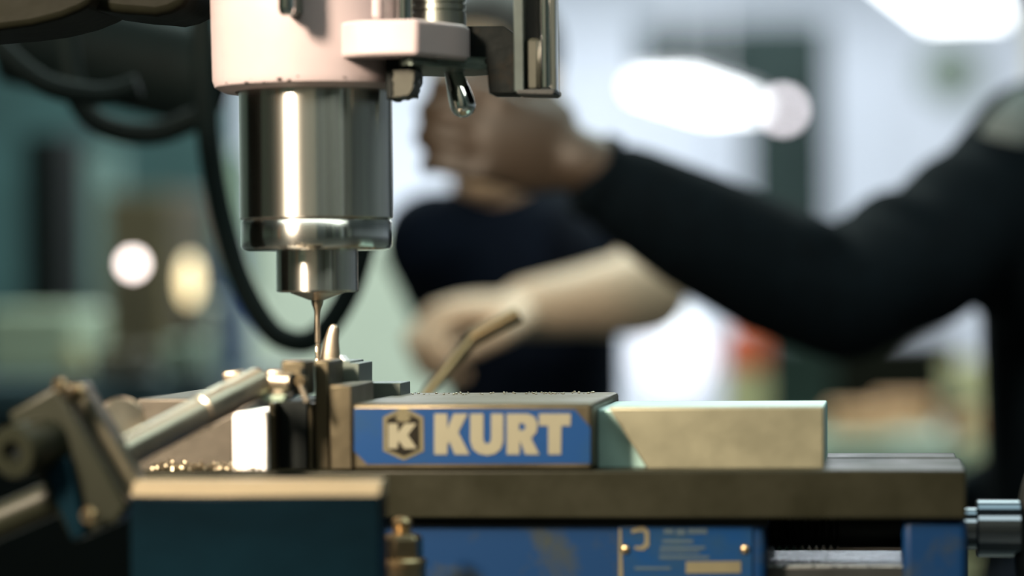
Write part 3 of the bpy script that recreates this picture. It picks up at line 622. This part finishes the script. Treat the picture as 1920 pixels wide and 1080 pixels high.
chain(b, [che + V((0, 0, .05)), wai, pel + V((0, 0, 0.02))], [0.135, 0.128, 0.140])
chain(b, [sh, neck - V((0, 0, .075)), sh2], [0.066, 0.080, 0.078])
cap(b, sh, che, 0.066, 0.12); cap(b, sh2, che, 0.075, 0.12)
cuff = wr + (el - wr)*0.015
up1 = PD(1640, 520, 2.64)
chain(b, [sh, PD(1730, 490, 2.68), up1], [0.070, 0.066, 0.064]); chain(b, [up1, el, PD(1450, 505, 2.60), PD(1300, 430, 2.58), PD(1180, 365, 2.57)], [0.066, 0.060, 0.062, 0.056, 0.046])
cap(b, PD(1180, 365, 2.57), PD(1132, 340, 2.565), 0.047, 0.036)
cap(b, PD(1850, 345, 2.74), PD(1935, 262, 2.80), 0.052, 0.060); ell(b, PD(1500, 470, 2.58), 0.05, 0.04, 0.035); ell(b, PD(1690, 440, 2.66), 0.055, 0.05, 0.045)
chain(b, [sh2, el2, wr2 + (el2-wr2)*0.05], [0.075, 0.060, 0.042])
jk = obj('jacket', bake_remesh(b, 0.007, 5), M['navy'], w1)
b = nb(); tube(b, [PD(1128, 336, 2.565), PD(1108, 326, 2.562)], [0.041, 0.040], 24); obj('cuff', b, M['navy'], jk)
b = nb(); cq = neck + V((-0.005, -0.01, -0.02)); pts = [cq + V((math.cos(a)*0.075, math.sin(a)*0.075, 0.012*math.cos(a))) for a in [i*2*math.pi/24 for i in range(25)]]
tube(b, pts, 0.022, 10, 0.5); obj('collar', b, M['collar'], jk)
b = nb(); tube(b, smooth_path([PD(1862, 300, 2.735), PD(1876, 268, 2.725), PD(1905, 232, 2.72), PD(1945, 196, 2.73)], 5), [0.008, 0.014, 0.019, 0.021, 0.022, 0.023, 0.024, 0.024, 0.024, 0.024, 0.024, 0.024, 0.024, 0.024, 0.024, 0.022], 12, 0.6); obj('lapel', b, M['collar'], jk)
c = PD(1912, 442, 2.70); b = nb(); ell(b, c, 0.016, 0.008, 0.013); obj('badge', b, M['collar'], jk)
b = nb()
for k in (0, 1): chain(b, [pel + (side if k == 0 else -side)*0.9, kn[k], ft[k] + V((0, 0, -0.02))], [0.098, 0.076, 0.062])
cap(b, pel + V((0, 0, 0.05)), pel, 0.125, 0.13); obj('trousers', bake_remesh(b, 0.009), M['navy2'], w1)
for k in (0, 1):
    b = nb(); p = V((ft[k].x, ft[k].y, 0.045)); cap(b, p + V((0.06, 0, 0)), p + V((-0.15, 0, -0.008)), 0.043, 0.036); cap(b, p, p + V((0, 0, 0.05)), 0.043, 0.045); obj('shoe', bake_remesh(b, 0.006), M['shoe'], w1)
b = nb(); ell(b, hA(0, -0.024, 0.048), 0.080, 0.092, 0.084, hR); obj('hair', b, M['hair'], w1)
for k in (-1, 1): b = nb(); ell(b, hA(0.030*k, 0.066, 0.010), 0.012, 0.012, 0.012); obj('eye', b, M['eye'], w1)

# --- second worker behind, short navy sleeves, bare forearm
hc = PD(922, 176, 3.36); neck = PD(930, 372, 3.40); shr = PD(815, 455, 3.36); shl = PD(1085, 440, 3.40)
pel = PD(1020, 1150, 3.46); pel.z = 0.93; che = PD(975, 520, 3.42); wai = PD(1010, 800, 3.44)
w2 = thing('person', 'person in a dark navy short-sleeved shirt working in the background', 'person', (pel.x, pel.y, 0))
ell_ = PD(1212, 548, 3.18); wrl = PD(985, 578, 3.08); elr = PD(880, 640, 3.62); wrr = PD(960, 760, 3.66)
b = nb(); cap(b, neck, hc + V((0, 0, -0.06)), 0.055, 0.052); hA, hR = head(b, hc, (-0.25, -1, -0.30), s=0.98)
chain(b, [che, wai, pel], [0.105, 0.085, 0.11]); chain(b, [shr, neck - V((0, 0, .05)), shl], [0.048, 0.055, 0.048])
chain(b, [shl, ell_, wrl], [0.050, 0.048, 0.031]); cap(b, ell_.lerp(wrl, 0.10), ell_.lerp(wrl, 0.5), 0.049, 0.040)
chain(b, [shr, elr, wrr], [0.046, 0.040, 0.028])
hand(b, wrl, PD(880, 585, 3.05) - wrl, V((0, -0.6, 1)), -FW, (0.75, 1.2, 0.8), 1.1)
hand(b, wrr, PD(1010, 830, 3.66) - wrr, V((0, -0.5, 1)), V((1, 0, 0.2)), (0.4, 0.6, 0.4), 1.0)
side = V((0.09, 0.03, 0)); kn = [pel + side + V((0, -0.03, -0.44)), pel - side + V((0, -0.03, -0.44))]; ft = [V((pel.x+0.10, pel.y+0.03, 0.09)), V((pel.x-0.10, pel.y-0.03, 0.09))]
for k in (0, 1): chain(b, [pel + (side if k == 0 else -side)*0.9, kn[k], ft[k]], [0.075, 0.054, 0.038])
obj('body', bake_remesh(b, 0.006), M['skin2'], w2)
b = nb(); chain(b, [che, wai, pel + V((0, 0, 0.03))], [0.122, 0.100, 0.118]); chain(b, [shr, neck - V((0, 0, .06)), shl], [0.064, 0.074, 0.064])
cap(b, shr, che, 0.062, 0.11); cap(b, shl, che, 0.062, 0.11)
cap(b, shl, shl.lerp(ell_, 0.72), 0.066, 0.062); cap(b, shr, shr.lerp(elr, 0.60), 0.064, 0.058)
obj('shirt', bake_remesh(b, 0.008), M['navy2'], w2)
b = nb()
for k in (0, 1): chain(b, [pel + (side if k == 0 else -side)*0.9, kn[k], ft[k] + V((0, 0, -0.02))], [0.092, 0.072, 0.058])
cap(b, pel + V((0, 0, 0.05)), pel, 0.112, 0.118); obj('trousers', bake_remesh(b, 0.009), M['navy'], w2)
for k in (0, 1):
    b = nb(); p = V((ft[k].x, ft[k].y, 0.045)); cap(b, p + V((0, 0.06, 0)), p + V((-0.03, -0.15, -0.008)), 0.042, 0.035); cap(b, p, p + V((0, 0, 0.05)), 0.042, 0.044); obj('shoe', bake_remesh(b, 0.006), M['shoe'], w2)
b = nb(); ell(b, hA(0, -0.026, 0.046), 0.080, 0.090, 0.084, hR); obj('hair', b, M['hair'], w2)
for k in (-1, 1): b = nb(); ell(b, hA(0.030*k, 0.066, 0.010), 0.012, 0.012, 0.012); obj('eye', b, M['eye'], w2)
# ------------------------------------------------------------------ background of the hall
def bgbox(bm, x0, x1, y0, y1, D, th):
    """upright box whose front, at distance D, fills the given part of the photograph"""
    a, c_ = PD(x0, y1, D), PD(x1, y0, D)
    return box(bm, a.x, c_.x, min(a.y, c_.y), min(a.y, c_.y)+th, a.z, c_.z)
def lampbox(name, near, far, w, label):
    n_, f_ = PD(*near), PD(*far); d = (f_-n_); d.z = 0; d.normalize(); s = V((d.y, -d.x, 0))
    z = (n_.z+f_.z)/2
    t = thing(name, label, 'ceiling lamp', ((n_.x+f_.x)/2, (n_.y+f_.y)/2, z), 'hanging fluorescent lamps')
    def slab_(e, z0, z1, m, nm, parent):
        b = nb(); c4 = [n_ - s*(w/2+e), n_ + s*(w/2+e), f_ + s*(w/2+e), f_ - s*(w/2+e)]
        lo = [b.verts.new((p.x, p.y, z0)) for p in c4]; hi = [b.verts.new((p.x, p.y, z1)) for p in c4]
        b.faces.new(lo); b.faces.new(hi[::-1])
        for i in range(4): b.faces.new((lo[i], lo[(i+1) % 4], hi[(i+1) % 4], hi[i]))
        bmesh.ops.recalc_face_normals(b, faces=b.faces[:]); return obj(nm, b, m, parent, smooth=False)
    slab_(0, z, z+0.05, M['tube_on'], 'diffuser', t); slab_(0.03, z+0.05, z+0.10, M['white'], 'lamp_housing', t)
    for p in (n_.lerp(f_, .2), n_.lerp(f_, .8)):
        b = nb(); rod(b, (p.x, p.y, z+0.10), (p.x, p.y, 4.6), 0.006); obj('suspension', b, M['white'], t)
lampbox('ceiling_lamp', (1243, 170, 18.8), (1372, 206, 21.2), 0.38, 'bright fluorescent lamp glowing over the outstretched navy arm')
lampbox('ceiling_lamp', (1419, -300, 8.4), (1812, 40, 14.1), 0.36, 'bright fluorescent lamp cut by the top right picture edge')
# small round lamp beside the fixture, on the crane post
CD = 21.9
jc = thing('jib_crane', 'dark green steel post with beam before the far wall', 'crane', tuple(PD(1475, 900, CD)))
a = PD(1477, 100, CD)
b = nb(); w = 0.31; box(b, a.x-w, a.x+w, a.y-w, a.y+w, 0, PD(1477, 90, CD).z); obj('post', b, M['dkgreen'], jc, bevel=0.03)
a2 = PD(1195, 100, CD); b = nb(); box(b, a2.x, a.x+w, a.y-0.1, a.y+0.1, PD(1300, 170, CD).z, PD(1300, 44, CD).z); obj('beam', b, M['dkgreen'], jc, bevel=0.02)
c = PD(1468, 206, 18.4); sl = thing('spot_lamp', 'small round lit lamp on the dark green post', 'lamp', tuple(c))
b = nb(); ell(b, c, 0.045, 0.03, 0.045); obj('glow_body', b, glow('round_bulb', (1.0, 0.92, 0.98), 9.0), sl)
b = nb(); rod(b, c + V((0, 0.03, 0)), V((c.x, a.y-w, c.z)), 0.03); obj('lamp_arm', b, M['dkgreen'], sl)
# round vent and column on the far wall
c = P(1782, 135, 22.48); b = nb(); rod(b, c + V((0, 0.02, 0)), c - V((0, 0.06, 0)), 0.26, 0.02); vt = tag(obj('wall_vent', b, M['paleg']), 'round grey vent on the far white wall', 'vent')
a = PD(1985, 60, 17); b = nb(); box(b, a.x-0.12, a.x+0.3, a.y, a.y+0.3, 0, 4.6); struct('trim_21', b, M['ochre'])
# wall sheets: vertical ribs
for i, x in enumerate((1045, 1330, 1560, 1650)):
    c = P(x, 300, 22.5); b = nb(); box(b, c.x-0.06, c.x+0.06, 22.44, 22.5, 0, 4.6); struct('trim_%d' % (30+i), b, M['wall'])
# pale green machine cabinet
pc = thing('machine_cabinet', 'pale green machine cabinet behind the hanging cable', 'cabinet', (PD(650, 900, 6.2).x, PD(650, 900, 6.2).y, 0))
b = nb(); a0, a1 = PD(478, 600, 6.2), PD(838, 470, 6.2); y0 = min(a0.y, a1.y)
pts = [(a0.x, 0.12), (a1.x, 0.12), (a1.x, PD(838, 600, 6.2).z), (PD(800, 500, 6.2).x, PD(800, 520, 6.2).z), (PD(740, 440, 6.2).x, PD(740, 440, 6.2).z), (a0.x, PD(480, 395, 6.2).z)]
prism(b, pts, y0, y0+0.7); obj('enclosure', b, M['pale'], pc, bevel=0.03, seg=3)
b = nb(); box(b, a0.x+0.03, a1.x-0.03, y0+0.05, y0+0.65, 0, 0.13); obj('plinth', b, M['dark'], pc)
b = nb(); box(b, PD(560, 0, 6.2).x, PD(566, 0, 6.2).x, y0-0.012, y0+0.01, 0.95, 1.12); obj('door_handle', b, M['dark'], pc)
# globe lamp
gl = thing('globe_lamp', 'glaring white round lamp below the reaching arm', 'lamp', tuple(PD(1262, 790, 6.0)))
c = PD(1262, 668, 6.0); b = nb(); ell(b, c, 0.080, 0.080, 0.092); obj('globe', b, M['globe_on'], gl)
zbench = PD(1400, 815, 6.0).z
b = nb(); rod(b, (c.x, c.y, zbench), (c.x, c.y, c.z-0.07), 0.02); obj('stem', b, M['white'], gl); b = nb(); rod(b, (c.x, c.y, zbench), (c.x, c.y, zbench+0.02), 0.06, 0.004); obj('foot', b, M['white'], gl)
# bench on the right with its clutter
bn = thing('work_bench', 'olive work bench with boxes behind the vise', 'bench', (PD(1550, 900, 6.0).x, PD(1550, 900, 6.0).y, 0))
x0, x1, yb = PD(1080, 820, 6.0).x, PD(1822, 820, 6.0).x, PD(1262, 800, 6.0).y - 0.25
b = nb(); box(b, x0, x1, yb, yb+0.7, zbench-0.05, zbench); obj('bench_top', b, M['paleg'], bn, bevel=0.005)
for x in (x0+0.05, x1-0.05):
    for y in (yb+0.05, yb+0.65): b = nb(); box(b, x-0.03, x+0.03, y-0.03, y+0.03, 0, zbench-0.05); obj('leg', b, M['dkgreen'], bn)
b = nb(); box(b, x0+0.1, x1-0.1, yb+0.60, yb+0.63, 0.1, zbench-0.06); obj('back_panel', b, M['dkgreen'], bn)
def bgitem(name, x0, x1, ytop, D, th, m, label, cat, bottom=None, bev=0.008):
    a, c_ = PD(x0, ytop, D), PD(x1, ytop, D); y = min(a.y, c_.y); z0 = zbench if bottom is None else bottom
    b = nb(); box(b, a.x, c_.x, y, y+th, z0, a.z); return tag(obj(name, b, m, bevel=bev), label, cat)
# red-capped bottle
c = PD(1398, 700, 6.0); rb = thing('squeeze_bottle', 'pale squeeze bottle with red orange cap on the bench', 'bottle', (c.x, c.y, zbench))
b = nb(); lathe(b, [(0, zbench), (0.045, zbench), (0.047, zbench+0.01), (0.047, PD(1398, 700, 6).z), (0.03, PD(1398, 690, 6).z), (0, PD(1398, 690, 6).z)], Matrix.Translation((c.x, c.y, 0)), 24); obj('bottle_body', b, M['ochre'], rb)
b = nb(); lathe(b, [(0, PD(0, 690, 6).z), (0.046, PD(1398, 690, 6).z), (0.046, PD(1398, 640, 6).z), (0.03, PD(1398, 615, 6).z), (0, PD(1398, 612, 6).z)], Matrix.Translation((c.x, c.y, 0)), 24); obj('cap', b, M['red'], rb)
bgitem('cardboard_box', 1550, 1668, 770, 5.9, 0.16, M['card'], 'low brown cardboard box on the bench right of the tan cover plate', 'box')
bgitem('cardboard_box', 1640, 1752, 752, 6.1, 0.16, M['card'], 'taller brown cardboard box on the bench near the dark torso', 'box')
bgitem('tool_chest', 1425, 1560, 640, 6.3, 0.2, M['dkgreen'], 'dark green tool chest standing on the bench behind the bottle', 'tool chest')
a = PD(1700, 700, 7.4)
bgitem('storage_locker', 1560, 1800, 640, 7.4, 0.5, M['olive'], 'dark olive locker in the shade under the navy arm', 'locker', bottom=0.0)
bgitem('yellow_panel', 1772, 1870, 676, 7.0, 0.05, M['ochre'], 'ochre upright board left of the dark torso', 'board', bottom=0.0)
bgitem('dark_case', 1770, 1818, 748, 5.9, 0.15, M['dkgreen'], 'dark green case at the right end of the bench', 'case')
c = PD(1806, 790, 5.75); b = nb(); rod(b, (c.x, c.y, zbench), (c.x, c.y, PD(1806, 772, 5.75).z), 0.03, 0.004); tag(obj('spray_can', b, M['card']), 'small tan can in front of the dark green case', 'can')
# ---- left: shaded machines and shelves
lb = thing('side_bench', 'dark teal bench crossing the left background', 'bench', (PD(200, 900, 4.6).x, PD(200, 900, 4.6).y, 0))
zl_ = PD(200, 708, 4.6).z; x0, x1 = PD(-160, 700, 4.6).x, PD(470, 700, 4.6).x; y0 = PD(200, 700, 4.6).y
b = nb(); box(b, x0, x1, y0-0.2, y0+0.45, zl_-0.05, zl_); obj('bench_top', b, mat('teal_bench', (0.018, 0.045, 0.060), 0.4, var=0.2, scale=6), lb, bevel=0.004)
for x in (x0+0.05, x1-0.05):
    for y in (y0-0.15, y0+0.4): b = nb(); box(b, x-0.03, x+0.03, y-0.03, y+0.03, 0, zl_-0.05); obj('leg', b, M['dark'], lb)
b = nb(); box(b, x0+0.03, x1-0.03, y0-0.16, y0-0.13, 0.05, zl_-0.05); obj('front_panel', b, M['void'], lb)
def litem(name, x0, x1, ytop, D, th, m, label, cat, bev=0.01):
    return bgitem(name, x0, x1, ytop, D, th, m, label, cat, bottom=zl_, bev=bev)
litem('parts_crate', -30, 148, 580, 4.75, 0.2, M['crate'], 'pale green crate on the left bench', 'crate')
litem('parts_bin', 165, 262, 655, 4.55, 0.14, M['wood'], 'low brown bin on the left bench beside the pale crate', 'bin')
litem('parts_bin', 300, 372, 640, 4.6, 0.14, M['paleg'], 'grey green bin on the left bench under the amber lamp', 'bin')
litem('blue_bottle', 408, 446, 455, 4.8, 0.08, M['bluebg'], 'blue upright container left of the hanging cable', 'container')
litem('panel_stand', 382, 478, 560, 4.9, 0.06, M['pale'], 'pale green board behind the hanging cable on the left bench', 'board')
c = PD(140, 662, 4.5); b = nb(); ell(b, c, 0.016, 0.016, 0.016); ell(b, V((c.x, c.y, (c.z+zl_)/2)), 0.02, 0.02, (c.z-zl_)/2); tag(obj('small_flask', b, M['ochre']), 'small tan flask standing before the pale crate', 'flask')
def stand_glow(px, py, D, r, rz, m, label):
    c = PD(px, py, D); t = thing('glow_spot', label, 'lamp', (c.x, c.y, zl_))
    b = nb(); ell(b, c, r, r, rz); obj('glow_body', b, m, t)
    b = nb(); rod(b, (c.x, c.y+0.01, zl_), (c.x, c.y+0.01, c.z-rz*0.8), 0.008); obj('stem', b, M['dark'], t)
    b = nb(); rod(b, (c.x, c.y+0.01, zl_), (c.x, c.y+0.01, zl_+0.015), 0.035, 0.003); obj('foot', b, M['dark'], t)
stand_glow(249, 495, 4.4, 0.0125, 0.0125, M['warm_glint'], 'round pinkish glow added for a metal highlight in the left background')  # glowing ball and stand added for a highlight on metal
stand_glow(356, 525, 4.4, 0.014, 0.036, M['amber_on'], 'tall amber lamp glowing right of the pinkish glow')
# dark machine silhouettes further back
bgitem('drill_column', 40, 118, 250, 6.0, 0.2, M['void'], 'black machine column at far left', 'machine', bottom=0.0)
bgitem('dark_cabinet', 190, 330, 360, 7.2, 0.4, M['wood'], 'dark brown cabinet in the shade behind the glowing spots', 'cabinet', bottom=0.0)
bgitem('grey_screen', 145, 222, 285, 7.9, 0.06, mat('teal_screen', (0.16, 0.24, 0.23), 0.5, var=0.05, scale=5), 'pale teal panel standing above the dark cabinets', 'panel', bottom=0.0)
bgitem('grey_post', 412, 470, 290, 8.2, 0.1, M['paleg'], 'grey green post left of the quill', 'post', bottom=0.0)
